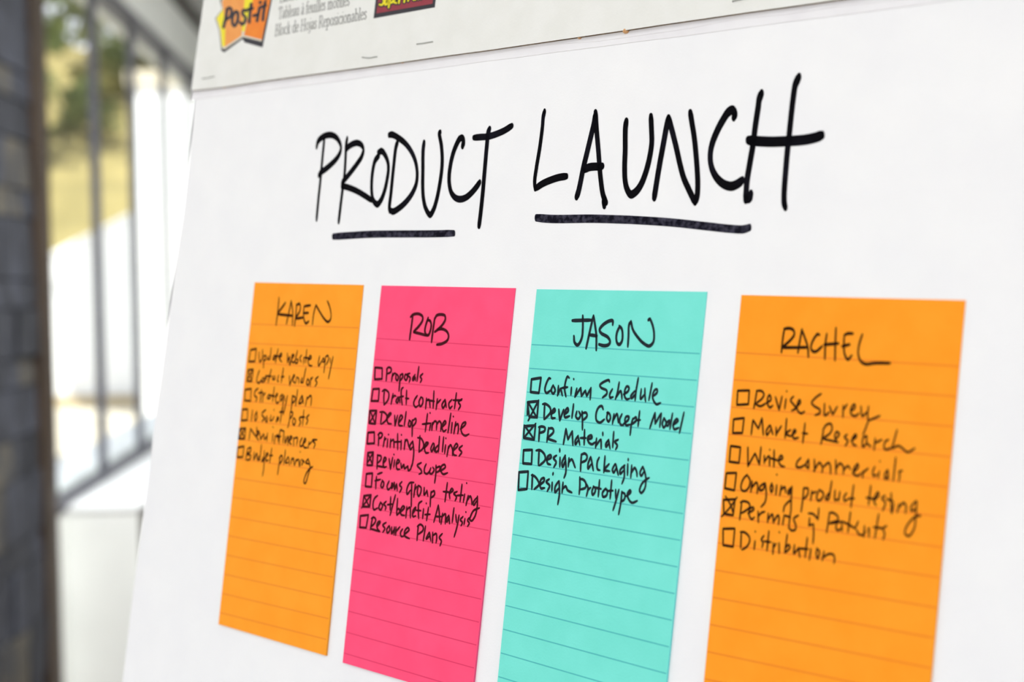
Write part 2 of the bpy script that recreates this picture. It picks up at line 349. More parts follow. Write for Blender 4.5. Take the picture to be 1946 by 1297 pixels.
NOTES['jason'] = dict(
 corners=[(1020, 550), (1344, 555), (1249, 1463), (940, 1349)], a=1.75, b=2.9,
 name="J1: 140,238 430,230; 300,165 300,350 285,500 240,595 215,610 175,570 165,475; 463,165 430,300 390,480 350,660; 465,170 485,300 505,450 505,685; 400,455 515,470; 755,300 755,240 700,245 600,310 555,380 580,430 680,490 715,560 690,605 620,620 545,600; 860,330 820,420 810,520 830,590 860,600 895,550 905,440 890,360 855,320; 985,630 995,480 1005,300 1035,250; 1035,250 1060,370 1120,470 1220,580 1310,625 1370,570 1385,450 1365,320 1325,210; 1325,210 1295,230",
 boxes=[(cb('J2', (240,172), (385,148), (352,380), (225,365)), ''),
        (cb('J2', (180,520), (345,505), (325,750), (205,742)), "J2: 190,525 325,760; 348,490 190,800; 185,520 175,715"),
        (cb('J2', (130,885), (300,875), (280,1090), (120,1062)), "J2: 130,870 280,1085; 305,845 125,1060"),
        (cb('J4', (200,290), (330,285), (320,500), (190,490)), ''),
        (cb('J4', (130,625), (270,615), (250,880), (120,895)), '')],
 lines=["J2: 530,160 510,155 460,250 445,340 470,380 530,340; 570,260 540,340 570,390 600,340 575,270; 650,270 640,410; 635,420 680,310; 685,310 710,420; 815,150 790,130 760,200 745,330 765,435; 700,305 790,290; 848,295 840,410; 882,165; 930,310 900,440; 900,440 990,300; 990,300 1000,430; 1000,430 1060,340; 1060,340 1080,430; 1080,430 1140,310; 1145,300 1132,480 | J3: 385,210 380,185 320,200 240,260 260,300 340,340 345,390 280,450; 430,320 390,400 395,450 440,440; 535,215 500,400 475,475; 490,440 555,350 570,400 575,470; 600,400 670,350 680,290 650,280 620,340 620,440 650,475 690,465; 770,350 710,430 720,460 780,400; 825,150 790,350 775,495; 870,320 860,470 920,400; 925,310 925,400 935,510; 1035,230 985,490; 1050,430 1110,370 1110,325 1080,330 1045,400 1050,480 1100,550 1165,530",
        "J2: 440,560 430,780; 410,550 450,545 520,600 530,670 440,780; 540,700 600,650 590,620 550,670 550,760 600,760; 655,630 670,800; 670,800 730,630; 740,710 800,650 790,610 745,670 750,750 820,730; 880,550 855,760; 930,660 915,740 950,775 985,720 960,660; 1010,660 1015,800 1015,940; 1010,690 1070,680 1085,730 1020,800 | J3: 290,630 270,580 230,590 185,680 190,800 240,830 310,780; 360,670 345,770 370,815 400,760 380,690 345,680; 455,700 430,850; 440,800 500,700 520,830; 575,700 540,790 555,860 600,870; 600,850 670,790 680,740 640,740 620,800 640,870 700,860; 740,770 715,880 700,1020; 740,780 790,750 790,800 720,860; 845,655 820,885; 790,795 855,790; 1000,915 1040,790 1080,680; 1080,685 1080,850; 1080,850 1170,690; 1175,690 1150,900; 1215,760 1190,850 1210,905 1250,850 1220,760; 1300,790 1245,850 1270,880 1305,810; 1345,690 1305,930; 1350,870 1430,800 1410,775 1360,840 1370,930 1440,910; 1520,675 1450,990",
        "J2: 365,890 350,1115; 350,900 400,890 445,910 435,960 360,990; 500,910 475,1125; 500,920 560,920 575,970 490,1060; 480,1075 615,1120; 725,1160 765,925; 765,925 795,1090; 795,1090 860,960; 860,960 870,1175; 950,1030 905,1110 910,1160 950,1100; 950,1040 975,1170; 1048,940 1040,1170; 985,1065 1070,1065; 1090,1090 1160,1060 1150,1025 1100,1050 1110,1130 1160,1160 1210,1130; 1230,1070 1215,1215; 1215,1190 1290,1085; 1300,1090 1300,1225; 1325,980 1325,1025; 1415,1090 1370,1160 1375,1200 1415,1150; 1415,1100 1435,1230; 1492,970 1475,1210; 1560,1090 1510,1120 1545,1180 1520,1240",
        "J4: 435,300 425,520; 390,295 450,290 520,360 525,440 440,525; 545,440 620,400 610,365 565,390 565,490 610,510; 700,370 655,410 695,470 660,550; 755,400 750,545; 750,270 750,315; 835,370 785,480 795,545 830,460; 830,370 845,560 840,640 815,710; 890,410 880,540; 885,480 930,430 985,555 | J5: 360,350 350,500 345,610; 355,360 410,340 445,380 430,440 355,480; 500,390 460,500 460,570 510,500; 505,400 540,600; 630,400 600,470 605,580 640,595; 718,380 700,630; 780,500 710,590 790,610; 870,500 830,590 850,630 890,560; 880,500 920,670; 1020,520 950,590 950,650 1000,600; 1010,520 1010,700 975,800; 1065,500 1060,670; 1072,420 1072,450; 1125,520 1110,710; 1115,640 1170,560 1200,620 1205,690; 1290,540 1250,640 1270,680 1310,620; 1295,540 1330,650 1340,760 1320,880 1270,940 1245,910 1280,800 1340,740 1390,710",
        "J4: 335,660 325,885; 320,670 370,690 430,780 430,820 360,885; 430,830 510,760 510,715 470,730 450,810 465,870 520,865; 590,730 545,770 595,830 560,915; 635,780 630,910; 650,635 645,665; 735,760 680,850 680,930 735,870; 740,760 745,950 720,1115; 800,780 785,940; 795,880 840,840 870,900 935,935 | J5: 335,700 335,830 325,960; 335,725 390,740 425,790 420,860 340,890; 440,810 460,870 435,990; 450,900 500,860; 545,840 520,920 530,970 565,930 570,870 540,840; 635,745 615,995; 560,855 660,880; 730,870 680,940 690,1000 740,980 750,900 720,880; 820,750 795,1030; 760,910 840,905; 880,890 880,1020; 930,890 885,1060 840,1205; 975,920 960,1080 925,1270; 980,930 1020,960 1010,1040 955,1080; 1040,990 1110,930 1100,900 1060,950 1080,1040 1130,1090 1210,1060"])
NOTES['rachel'] = dict(
 corners=[(1409, 561), (1835, 571), (1740, 1602), (1320, 1478)], a=1.6, b=2.6,
 name="C1: 165,290 145,400 120,640; 160,285 240,275 300,300 315,370 260,450 150,550; 140,570 520,565; 432,290 405,440 370,645; 432,300 480,430 520,560 530,710; 700,375 670,365 600,460 570,560 590,620 640,630 740,550; 810,360 790,500 780,740; 950,270 940,500 935,760; 770,525 990,505; 1075,400 1070,550 1085,680 1130,750 1190,690; 1075,380 1130,355 1210,355; 1040,550 1160,520; 1350,370 1300,530 1290,680 1330,780 1400,820 1550,805 1775,805",
 boxes=[(cb('C2', (255,185), (432,180), (417,390), (243,400)), ''),
        (cb('C2', (193,620), (352,600), (325,828), (180,830)), ''),
        (cb('C4', (228,145), (377,165), (355,403), (208,385)), ''),
        (cb('C4', (163,560), (315,555), (285,822), (140,790)), ''),
        (cb('C6', (118,165), (295,155), (265,400), (125,378)), "C6: 150,110 230,250 270,380; 325,125 210,290 90,420"),
        (cb('C6', (113,605), (290,602), (265,880), (112,855)), '')],
 lines=["C2: 545,190 520,350 500,455; 540,185 620,190 655,240 620,310 540,370; 530,390 600,420 680,380; 680,380 760,320 740,250 710,300 715,400 745,440 790,410; 830,280 885,480; 885,480 930,270; 990,310 970,460; 1000,190; 1105,270 1060,330 1110,400 1140,450 1075,490; 1140,440 1210,360 1195,325 1160,400 1170,490 1220,530 1275,500 | C3: 165,150 80,210 20,290 60,340 140,390 145,440 70,480; 215,300 220,480 290,430; 290,340 340,470; 340,470 410,345; 500,330 495,510; 500,400 560,310; 610,420 680,360 670,310 620,370 620,460 680,490 740,450; 770,340 790,490 860,430; 885,340 870,480 880,560 850,650 800,780; 885,560 1060,485",
        "C2: 460,850 485,640; 490,630 570,765; 570,765 625,600; 625,600 645,860; 740,710 690,800 700,860 750,790; 750,710 790,850; 840,740 840,870; 840,850 920,720; 1000,610 975,905; 1060,780 990,840 1060,880; 1060,880 1140,800 1120,780 1090,850 1110,910 1180,900; 1280,680 1245,980; 1240,830 1320,840 | C3: 200,700 180,820 160,920; 190,700 250,620 310,610 330,680 290,760 200,820; 200,840 425,890; 380,850 440,760 400,730 370,800 400,880; 560,770 520,810 570,870 530,945; 620,870 700,800 690,770 640,830 650,920 700,940; 850,790 800,830 800,960 860,900; 860,790 860,900 920,955; 985,830 970,1010; 985,900 1090,850; 1190,850 1140,880 1120,970 1150,1000 1240,970; 1320,700 1240,990; 1250,980 1340,945 1400,980 1480,1040 1590,980",
        "C4: 490,165 490,455; 490,455 600,255; 600,255 665,430; 665,430 690,160; 740,290 740,410; 745,380 810,300 830,330; 820,330 820,450; 822,200; 890,210 885,465; 830,330 960,370; 960,370 1020,330 1000,290 970,320 965,400 1000,450 1050,460; 1295,325 1240,390 1230,460 1290,470 1360,430; 1410,350 1370,440 1410,490; 1415,350 1415,490 | C5: 140,190 145,370; 130,370 220,240 270,320; 270,320 255,390; 270,310 360,240 385,300 385,410; 465,200 470,410; 480,320 530,250 580,300 580,410; 590,350 650,290 690,340; 720,400 810,300 800,260 740,340 740,410 800,440 850,400; 880,370 875,470; 870,400 960,325; 1060,300 1030,380 1040,440 1090,420; 1130,370 1110,470; 1138,215; 1250,350 1210,430 1220,490 1260,440; 1260,350 1265,500; 1380,160 1340,515; 1480,360 1430,380 1440,430 1425,520",
        "C4: 480,580 420,650 385,760 400,820 450,830 510,760 520,660 480,590; 555,680 535,850; 550,780 620,700 640,760 630,870; 740,710 680,760 670,820 720,810 745,720; 755,710 770,880 750,1000 690,1075; 855,710 830,790 850,850 870,790 855,720; 930,740 915,890; 930,578; 1000,750 975,900; 990,820 1050,770 1065,860; 1160,770 1100,840 1110,880 1160,800; 1160,760 1150,950 1145,1150; 1145,960 1050,1060 1030,1150; 1340,780 1325,960 1300,1150; 1345,790 1400,790 1400,880 1335,960; 1465,830 1445,980; 1465,870 1530,840 | C5: 215,650 175,760 200,820 250,790 280,710 220,650; 380,680 310,790 350,800 380,700; 405,520 360,800; 455,660 455,810 510,790; 530,680 510,820; 630,700 590,770 600,820 650,800; 740,580 695,920; 660,785 750,785; 1000,590 965,880; 930,770 1080,800; 1050,800 1120,740 1110,690 1070,740 1050,830 1080,890; 1220,740 1170,780 1220,850 1180,970; 1310,700 1310,1000; 1240,790 1340,830; 1350,860 1320,1010; 1430,870 1400,1000; 1410,940 1500,850 1535,900 1525,1010; 1690,820 1610,920 1620,970 1690,940; 1700,830 1685,1050 | C7: 1685,400 1660,600 1580,715 1520,680 1550,560 1680,420 1760,405",
        "C6: 395,200 380,340 365,470; 375,205 420,185 500,210 520,270 470,320 390,370; 490,370 580,310 570,280 520,300 510,400 550,460 590,430; 645,340 650,510; 645,420 700,360 750,345; 800,370 790,510; 790,480 860,385 880,520; 880,500 950,400 965,440 955,540; 1040,410 1020,545; 1140,340 1110,600; 1040,400 1140,430; 1260,400 1190,450 1220,560 1210,620 1150,630 1120,590; 1410,370 1480,380 1555,460; 1570,290 1555,470; 1430,440 1420,560; 1415,555 1490,535; 1490,550 1490,700 1480,830 | C7: 370,370 350,520 325,665; 365,365 420,360 490,410 500,470 370,520; 370,525 570,495; 480,530 470,600 500,630 550,600; 560,510 560,640; 690,350 650,660; 570,495 660,540 760,600; 760,600 810,490; 780,620 820,690 870,700; 905,560 890,730; 870,710 920,650; 960,600 975,700; 975,590 970,730; 1120,380 1060,750; 1040,580 1190,600; 1240,560 1190,600 1210,690 1185,770",
        "C6: 390,670 380,900; 375,655 440,660 510,730 515,800 470,880 400,925; 600,790 585,920; 602,645; 735,710 695,770 720,810 705,890; 810,640 780,940; 740,795 840,810; 880,820 870,990; 880,890 920,830; 965,820 965,980; 968,655; 1090,690 1050,970; 1060,970 1130,890 1110,850 1060,900; 1200,850 1190,980 1260,900; 1260,890 1280,1040; 1395,740 1360,1040; 1260,905 1410,915; 1450,910 1425,1080; 1540,900 1580,960 1550,1060 1530,990 1540,910; 1650,950 1620,1090; 1640,1040 1720,990 1790,1000 1810,1060 1800,1130"])

# ------------------------------------------------------------------ materials
M = {}
M['paper'] = material('white_paper', rgb(240, 240, 242), 0.75, rgb(243, 243, 244), 30, bump=0.15, bump_scale=900, spec=0.15)
M['stack'] = material('paper_stack', rgb(232, 232, 230), 0.85, rgb(205, 205, 203), 4.0, stretch=(1, 1, 900), spec=0.1)
M['card'] = material('header_card', rgb(234, 234, 230), 0.7, rgb(230, 230, 225), 60, bump=0.2, bump_scale=700, spec=0.2)
M['kraft'] = material('card_core', rgb(120, 98, 72), 0.95, rgb(92, 74, 56), 300)
M['strip'] = material('perforated_strip', rgb(240, 239, 241), 0.7, rgb(234, 232, 235), 40, bump=0.3, bump_scale=300, spec=0.15)
M['glue'] = material('glue', rgb(206, 150, 96), 0.35, rgb(220, 178, 130), 400)
M['staple'] = material('staple_steel', rgb(168, 170, 166), 0.35, rgb(140, 142, 140), 500, metal=0.6)
M['marker'] = material('black_marker', rgb(12, 11, 15), 0.8, rgb(26, 25, 36), 45, ramp=(0.5, 0.8), spec=0.03)
M['dry'] = material('dry_marker', rgb(20, 19, 30), 0.8, rgb(84, 82, 98), 330, ramp=(0.42, 0.82), spec=0.03, detail=5)
M['print_black'] = material('printed_black', rgb(38, 34, 40), 0.5, rgb(44, 40, 46), 200)
M['print_grey'] = material('printed_text_black', rgb(62, 62, 58), 0.6, rgb(74, 74, 70), 200)
M['print_yellow'] = material('printed_yellow', rgb(240, 226, 22), 0.5, rgb(236, 220, 20), 200)
M['print_orange'] = material('printed_orange', rgb(240, 134, 14), 0.5, rgb(236, 126, 10), 200)
M['print_peach'] = material('printed_peach', rgb(238, 158, 74), 0.5, rgb(234, 150, 66), 200)
M['print_red'] = material('printed_red', rgb(148, 48, 60), 0.5, rgb(138, 42, 54), 200)
M['print_rim'] = material('printed_pale_rim', rgb(222, 214, 196), 0.5, rgb(214, 206, 188), 200)
NC = dict(karen=((255, 163, 46), (255, 158, 41), (238, 130, 30), (58, 28, 8)),
          rob=((255, 86, 128), (255, 81, 123), (230, 54, 100), (66, 18, 26)),
          jason=((124, 230, 216), (119, 226, 211), (76, 184, 184), (34, 42, 48)),
          rachel=((255, 160, 42), (255, 155, 37), (236, 126, 26), (44, 24, 8)))
for k, (c, c2, ln, inkc) in NC.items():
    M[k] = material('note_paper_' + k[0], rgb(*c), 0.8, rgb(*c2), 55, bump=0.2, bump_scale=900, spec=0.1)
    M[k + '_edge'] = material('note_edge_' + k[0], rgb(*[int(v * f) for v, f in zip(c, (0.86, 0.9, 0.96))]), 0.9)  # darkened side faces: shade under the lifted sheet put into the colour
    M[k + '_line'] = material('ruled_line_' + k[0], rgb(*ln), 0.8)
    M[k + '_ink'] = material('note_ink_' + k[0], rgb(*inkc), 0.7, rgb(*[min(255, v + 8) for v in inkc]), 300, spec=0.03)
M['ceiling'] = material('ceiling_paint', rgb(236, 238, 234), 0.9, rgb(230, 232, 228), 3)
M['wall'] = material('pale_green_paint', rgb(231, 234, 230), 0.9, rgb(225, 228, 224), 3)
M['sill'] = material('white_sill', rgb(246, 250, 250), 0.6, rgb(240, 244, 244), 4)
M['frame'] = material('dark_grey_metal', rgb(96, 96, 104), 0.5, rgb(84, 84, 92), 8, metal=0.2)
M['wood'] = material('dark_brown_wood', rgb(60, 47, 35), 0.55, rgb(40, 31, 24), 6, stretch=(6, 6, 0.6), bump=0.2)
M['floor'] = material('dark_wood_floor', rgb(92, 66, 48), 0.45, rgb(66, 46, 34), 5, stretch=(6, 0.6, 1), bump=0.1)
M['stone'] = material('slate_stone', rgb(58, 61, 70), 0.8, rgb(40, 42, 48), 5.0, bump=0.8)
M['stone_tan'] = material('slate_stone_tan', rgb(82, 78, 68), 0.8, rgb(52, 53, 56), 4.5, bump=0.8)
M['stone_dark'] = material('slate_stone_dark', rgb(47, 49, 55), 0.8, rgb(34, 36, 41), 4.5, bump=0.8)
M['mortar'] = material('dark_mortar', rgb(48, 49, 54), 0.95, rgb(40, 41, 45), 20)
M['concrete'] = material('pale_concrete', rgb(208, 200, 182), 0.9, rgb(198, 190, 170), 0.8)
M['white_render'] = material('white_render', rgb(244, 246, 248), 0.85, rgb(236, 240, 242), 0.6)
M['grass'] = material('dry_grass', rgb(166, 152, 100), 0.95, rgb(134, 124, 80), 0.5, bump=0.6, bump_scale=6)
M['soil'] = material('sandy_soil', rgb(186, 170, 136), 0.95, rgb(166, 150, 118), 1.5)
M['leaf'] = material('green_leaf', rgb(92, 108, 58), 0.6, rgb(120, 124, 78), 0.9)
M['leaf_dry'] = material('olive_leaf', rgb(122, 116, 66), 0.7, rgb(92, 92, 52), 0.9)
M['bark'] = material('brown_bark', rgb(82, 66, 52), 0.9, rgb(58, 46, 38), 12)
M['easel'] = material('easel_metal', rgb(54, 54, 58), 0.4, rgb(44, 44, 48), 30, metal=0.7)
M['lampbox'] = material('lamp_housing', rgb(238, 238, 236), 0.5)

gm = bpy.data.materials.new('window_glass')
gm.use_nodes = True
t = gm.node_tree
t.nodes.clear()
out = t.nodes.new('ShaderNodeOutputMaterial')
tr = t.nodes.new('ShaderNodeBsdfTransparent')
tr.inputs['Color'].default_value = (0.97, 0.99, 0.98, 1)
gl = t.nodes.new('ShaderNodeBsdfGlossy')
gl.inputs['Roughness'].default_value = 0.02
mx = t.nodes.new('ShaderNodeMixShader')
mx.inputs[0].default_value = 0.04; t.links.new(tr.outputs[0], mx.inputs[1]); t.links.new(gl.outputs[0], mx.inputs[2])
t.links.new(mx.outputs[0], out.inputs[0])
M['glass'] = gm
em = bpy.data.materials.new('lamp_diffuser')
em.use_nodes = True
em.node_tree.nodes['Principled BSDF'].inputs['Emission Color'].default_value = (1, 1, 1, 1)
em.node_tree.nodes['Principled BSDF'].inputs['Emission Strength'].default_value = 1.5
M['diffuser'] = em
ge = em.copy(); ge.name = 'glowing_globe'
ge.node_tree.nodes['Principled BSDF'].inputs['Emission Strength'].default_value = 3.0
M['globe'] = ge

# ------------------------------------------------------------------ room
Z_HEAD, Z_SILL, Z_CEIL = 3.30, 0.92, 3.79
XW = -1.5
struct(box('floor', (-1.7, 4.0, -6.0, 12.7, -0.12, 0.0), M['floor']))
struct(box('ceiling', (-1.75, 4.0, -6.0, 12.7, Z_CEIL, Z_CEIL + 0.2), M['ceiling']))
struct(box('wall_right', (4.0, 4.15, -6.0, 12.7, 0.0, Z_CEIL), M['wall']))
struct(box('wall_far', (-1.5, 4.0, 12.55, 12.7, 0.0, Z_CEIL), M['wall']))
wl = empty('wall_left', loc=(0, 0, 0))
struct(wl)
for b in ((XW - 0.2, XW, 5.97, 12.55, 0.0, Z_SILL - 0.03), (XW - 0.2, XW, 5.97, 12.55, Z_HEAD + 0.03, Z_CEIL)):
    box('wall_panel', b, M['wall'], wl)
for b in ((XW - 0.2, XW, -6.0, 4.3, 0.0, Z_SILL - 0.03), (XW - 0.2, XW, -6.0, 4.3, Z_HEAD + 0.03, Z_CEIL)):
    box('wall_panel', b, M['wall'], wl)
struct(box('trim_1', (XW, XW + 0.035, 5.97, 12.55, 3.675, 3.75), M['wood']))
struct(box('trim_2', (XW - 0.06, XW + 0.03, 5.97, 12.55, Z_HEAD - 0.035, Z_HEAD + 0.03), M['frame'], bevel=0.004))
struct(box('trim_3', (XW - 0.06, XW + 0.012, 5.97, 12.55, Z_SILL - 0.03, Z_SILL + 0.03), M['frame'], bevel=0.004))
struct(box('trim_4', (XW - 0.1, XW + 0.03, 5.79, 5.97, 0.0, Z_CEIL), M['wood'], bevel=0.006))
# deep ledge under the window
ledge = struct(box('wall_under_window', (XW, -1.19, 6.2, 12.55, 0.0, 0.885), M['wall'], bevel=0.006))
box('sill_board', (XW + 0.012, -1.18, 6.19, 12.55, 0.885, 0.91), M['sill'], ledge, bevel=0.004)
box('side_panel', (-1.189, -1.182, 6.21, 12.55, 0.0, 0.885), M['wood'], ledge)
box('outer_sill', (-1.95, XW - 0.201, 5.97, 12.55, 0.80, 0.90), M['white_render'], wl, bevel=0.005)
# bays of the window wall
ys = [5.97, 7.0, 7.95, 8.95, 9.95, 10.95, 11.95, 12.55]
n = 0
for i in range(len(ys) - 1):
    n += 1
    w = struct(empty('window_%d' % n, loc=(XW, ys[i], Z_SILL)))
    y0, y1 = ys[i], ys[i + 1]
    box('pane', (-0.012, -0.004, 0.0, y1 - y0, 0.03, Z_HEAD - Z_SILL - 0.035), M['glass'], w)
    if i:
        box('mullion', (-0.03, 0.012, -0.02, 0.02, 0.03, Z_HEAD - Z_SILL - 0.035), M['frame'], w, bevel=0.004)
ys = [-5.9, -4.7, -3.5, -2.3, -1.1, 0.1, 1.3, 2.5, 3.4, 4.3]
for i in range(len(ys) - 1):
    n += 1
    w = struct(empty('window_%d' % n, loc=(XW, ys[i], Z_SILL)))
    box('pane', (-0.012, -0.004, 0.0, ys[i + 1] - ys[i], -0.03, Z_HEAD - Z_SILL + 0.03), M['glass'], w)
    box('mullion', (-0.05, 0.03, -0.022, 0.022, -0.03, Z_HEAD - Z_SILL + 0.03), M['frame'], w, bevel=0.004)
# slate pier: every stone its own piece, face uneven
pier = struct(empty('wall_stone_pier', loc=(XW, 4.3, 0)))
box('mortar_core', (-0.35, -0.02, 0.0, 1.49, 0.0, Z_CEIL), M['mortar'], pier)
rnd = random.Random(21)
z = 0.0
while z < Z_CEIL - 0.02:
    hgt = min(rnd.choice([0.11, 0.15, 0.19, 0.24]), Z_CEIL - z)
    y = 0.0
    while y < 1.48:
        ln = min(rnd.uniform(0.16, 0.42), 1.49 - y)
        if 1.49 - y - ln < 0.1: ln = 1.49 - y
        d = rnd.uniform(0.002, 0.018)
        g = 0.004
        x1 = d - 0.006
        v = boxv(-0.06, x1, y + g, y + ln - g, z + g, z + hgt - g)
        v = [(a + (rnd.uniform(-0.008, 0.008) if a > -0.05 else 0), b_, c_) for a, b_, c_ in v]
        mesh_obj('stone', v, BOXF, M[rnd.choice(['stone', 'stone', 'stone_dark', 'stone', 'stone_dark', 'stone_tan'])], pier)
        y += ln
    z += hgt
# housings for the added ceiling fill lights
for i, (x, y) in enumerate(((-0.2, -1.2), (1.8, -1.2), (0.3, 4.2))):
    c = tag(empty('ceiling_lamp', loc=(x, y, Z_CEIL)), ['square white ceiling panel lamp above the flip chart', 'square white ceiling panel lamp right of the flip chart', 'square white ceiling panel lamp at the far end beyond the flip chart'][i], 'lamp', 'ceiling panel lamps')
    box('housing', (-0.64, 0.64, -0.64, 0.64, -0.1, 0.0), M['lampbox'], c, bevel=0.01)
    box('diffuser', (-0.6, 0.6, -0.6, 0.6, -0.11, -0.1), M['diffuser'], c)

# unseen globe pendant added to brighten the wall above the windows
pend = tag(empty('pendant_lamp', loc=(1.6, 7.4, Z_CEIL)), 'white globe pendant lamp hanging beyond the flip chart', 'lamp')
def lathe(name, prof, mat, parent, seg=24):
    V, Fc = [], []
    for r_, z_ in prof:
        for s_ in range(seg):
            a_ = s_ * math.tau / seg
            V.append((r_ * math.cos(a_), r_ * math.sin(a_), z_))
    for j in range(len(prof) - 1):
        for s_ in range(seg):
            a_, b_ = j * seg + s_, j * seg + (s_ + 1) % seg
            Fc.append((a_, b_, b_ + seg, a_ + seg))
    return mesh_obj(name, V, Fc, mat, parent, smooth=True)
lathe('ceiling_rose', [(0.0, 0.0), (0.06, 0.0), (0.055, -0.025), (0.0, -0.03)], M['lampbox'], pend)
lathe('cord', [(0.004, -0.02), (0.004, -0.56)], M['frame'], pend, 8)
lathe('collar', [(0.0, -0.54), (0.04, -0.55), (0.045, -0.6), (0.0, -0.61)], M['frame'], pend)
lathe('globe', [(0.13 * math.sin(k * math.pi / 14) + 0.0005, -0.73 + 0.13 * math.cos(k * math.pi / 14)) for k in range(15)], M['globe'], pend)
pl = bpy.data.lights.new('pendant_light', 'POINT')
pl.energy = 420
pl.shadow_soft_size = 0.155
plo = bpy.data.objects.new('pendant_light', pl)
COL.objects.link(plo)
plo.location = (1.6, 7.4, Z_CEIL - 0.74)

# ------------------------------------------------------------------ outside
struct(box('ground_outside', (-60, 30, 12.75, 23.0, -0.25, 0.05), M['concrete']))
struct(box('ground_beside', (-60, -1.76, -30, 12.75, -0.25, 0.05), M['concrete']))
# dry grass bank
V, Fc = [], []
NX, NY = 60, 40
rnd = random.Random(5)
for j in range(NY + 1):
    for i in range(NX + 1):
        x = -45 + 70 * i / NX
        yy = 22.9 + 26 * j / NY
        s = min(1.0, j / NY * 26 / 17.0)
        zz = -0.05 + 8.5 * s ** 0.9 + rnd.uniform(-0.12, 0.12) + 0.3 * math.sin(x * 0.35) * s
        V.append((x, yy, zz))
for j in range(NY):
    for i in range(NX):
        k = j * (NX + 1) + i
        Fc.append((k, k + 1, k + NX + 2, k + NX + 1))
bank = struct(mesh_obj('grass_bank', V, Fc, M['grass'], smooth=True))
# white ramp wall with rising top, and coping
def ramp(name, x0, x1, y0, y1, zb, z0, z1, mat, parent=None):
    v = [(x0, y0, zb), (x1, y0, zb), (x1, y1, zb), (x0, y1, zb), (x0, y0, z0), (x1, y0, z1), (x1, y1, z1), (x0, y1, z0)]
    return mesh_obj(name, v, BOXF, mat, parent)
rw = tag(empty('ramp_wall', loc=(-5.2, 22, 0.05)), 'white sunlit ramp wall with a rising top, outside beyond the window', 'wall')
ramp('parapet', -2.8, 1.4, 0.0, 0.35, 0.0, 0.92, 3.06, M['white_render'], rw)
cop = ramp('coping', -2.85, 1.4, -0.05, 0.4, 0.92, 1.0, 3.14, M['white_render'], rw)
for i in (1, 2):
    cop.data.vertices[i].co.z = 3.06
bd = tag(empty('white_building', loc=(-3.0, 20.0, 0.05)), 'tall white sunlit building outside, right of the ramp wall', 'building')
box('wall', (-0.78, 3.5, 0.0, 3.0, 0.0, 4.55), M['white_render'], bd)
box('roof_edge', (-0.86, 3.6, -0.1, 3.1, 4.55, 4.75), M['concrete'], bd)
struct(box('planting_strip', (-9, -3.8, 21.75, 21.94, 0.05, 0.2), M['soil']))

def leaf_mesh(name, rx, ry, rz, count, size, seed, gaps=9):
    r = random.Random(seed)
    cl = [(r.gauss(0, 0.42) * rx, r.gauss(0, 0.42) * ry, r.gauss(0, 0.42) * rz) for _ in range(gaps)]
    V, Fc = [], []
    for i in range(count):
        c = r.choice(cl)
        p = Vector((c[0] + r.gauss(0, 0.17) * rx, c[1] + r.gauss(0, 0.17) * ry, c[2] + r.gauss(0, 0.17) * rz))
        a = Vector((r.gauss(0, 1), r.gauss(0, 1), r.gauss(0, 1))).normalized() * size * r.uniform(0.6, 1.3)
        b = a.cross(Vector((r.gauss(0, 1), r.gauss(0, 1), r.gauss(0, 1)))).normalized() * size * 0.35
        k = len(V)
        V += [p - a, p - a * 0.2 + b, p + a, p - a * 0.2 - b]
        Fc.append((k, k + 1, k + 2, k + 3))
    me = bpy.data.meshes.new(name)
    me.from_pydata(V, [], Fc)
    return me
def trunk_mesh(h, r0, seed):
    r = random.Random(seed)
    V, Fc = [], []
    def limb(p, d, l, rad, depth):
        pts = [Vector(p)]
        for i in range(4):
            d2 = (d + Vector((r.uniform(-.15, .15), r.uniform(-.15, .15), 0.03))).normalized()
            pts.append(pts[-1] + d2 * l / 4)
        base = len(V)
        for i, q in enumerate(pts):
            rr = rad * (1 - 0.15 * i)
            for s in range(6):
                V.append((q.x + rr * math.cos(s * math.tau / 6), q.y + rr * math.sin(s * math.tau / 6), q.z))
        for i in range(4):
            for s in range(6):
                a, b = base + i * 6 + s, base + i * 6 + (s + 1) % 6
                Fc.append((a, b, b + 6, a + 6))
        if depth:
            for k in range(4):
                limb(pts[-1 - k % 2], Vector((math.cos(k * 1.7 + seed), math.sin(k * 1.7 + seed), 0.9)).normalized(), l * 0.7, rad * 0.5, depth - 1)
    limb((0, 0, 0), Vector((0, 0, 1)), h, r0, 2)
    me = bpy.data.meshes.new('trunk')
    me.from_pydata(V, [], Fc)
    me.materials.append(M['bark'])
    return me
tm = trunk_mesh(5.0, 0.28, 3)
crown_a = leaf_mesh('crown', 2.6, 2.4, 2.3, 2600, 0.26, 4, 16)
crown_a.materials.append(M['leaf'])
crown_b = leaf_mesh('crown', 2.6, 2.4, 2.3, 3600, 0.26, 8, 14)
crown_b.materials.append(M['leaf_dry'])
TL = ['leafy tree with a blue-gapped crown, seen through the first window panes', 'low bushy tree rising behind the tall white building', 'olive green tree on the crest of the bank, beside the stone pier']
for i, (x, y, z0, dz, cm) in enumerate(((-7.9, 30, 3.3, 5.9, crown_a), (-4.5, 36.5, 6.2, 2.4, crown_b), (-12.5, 43, 7.9, 2.6, crown_b))):
    e = tag(empty('tree', loc=(x, y, z0 + 0.35)), TL[i], 'tree', 'trees on the bank')
    o = bpy.data.objects.new('trunk', tm); COL.objects.link(o); o.parent = e
    o = bpy.data.objects.new('crown', cm); COL.objects.link(o); o.parent = e
    o.location = (0, 0, dz); o.rotation_euler = (0, 0, i * 1.3)
sm = leaf_mesh('foliage', 0.75, 0.75, 0.6, 800, 0.14, 12, 12)
sm.materials.append(M['leaf_dry'])
sm2 = leaf_mesh('foliage', 0.75, 0.75, 0.6, 800, 0.14, 15, 12)
sm2.materials.append(M['leaf'])
k = 0
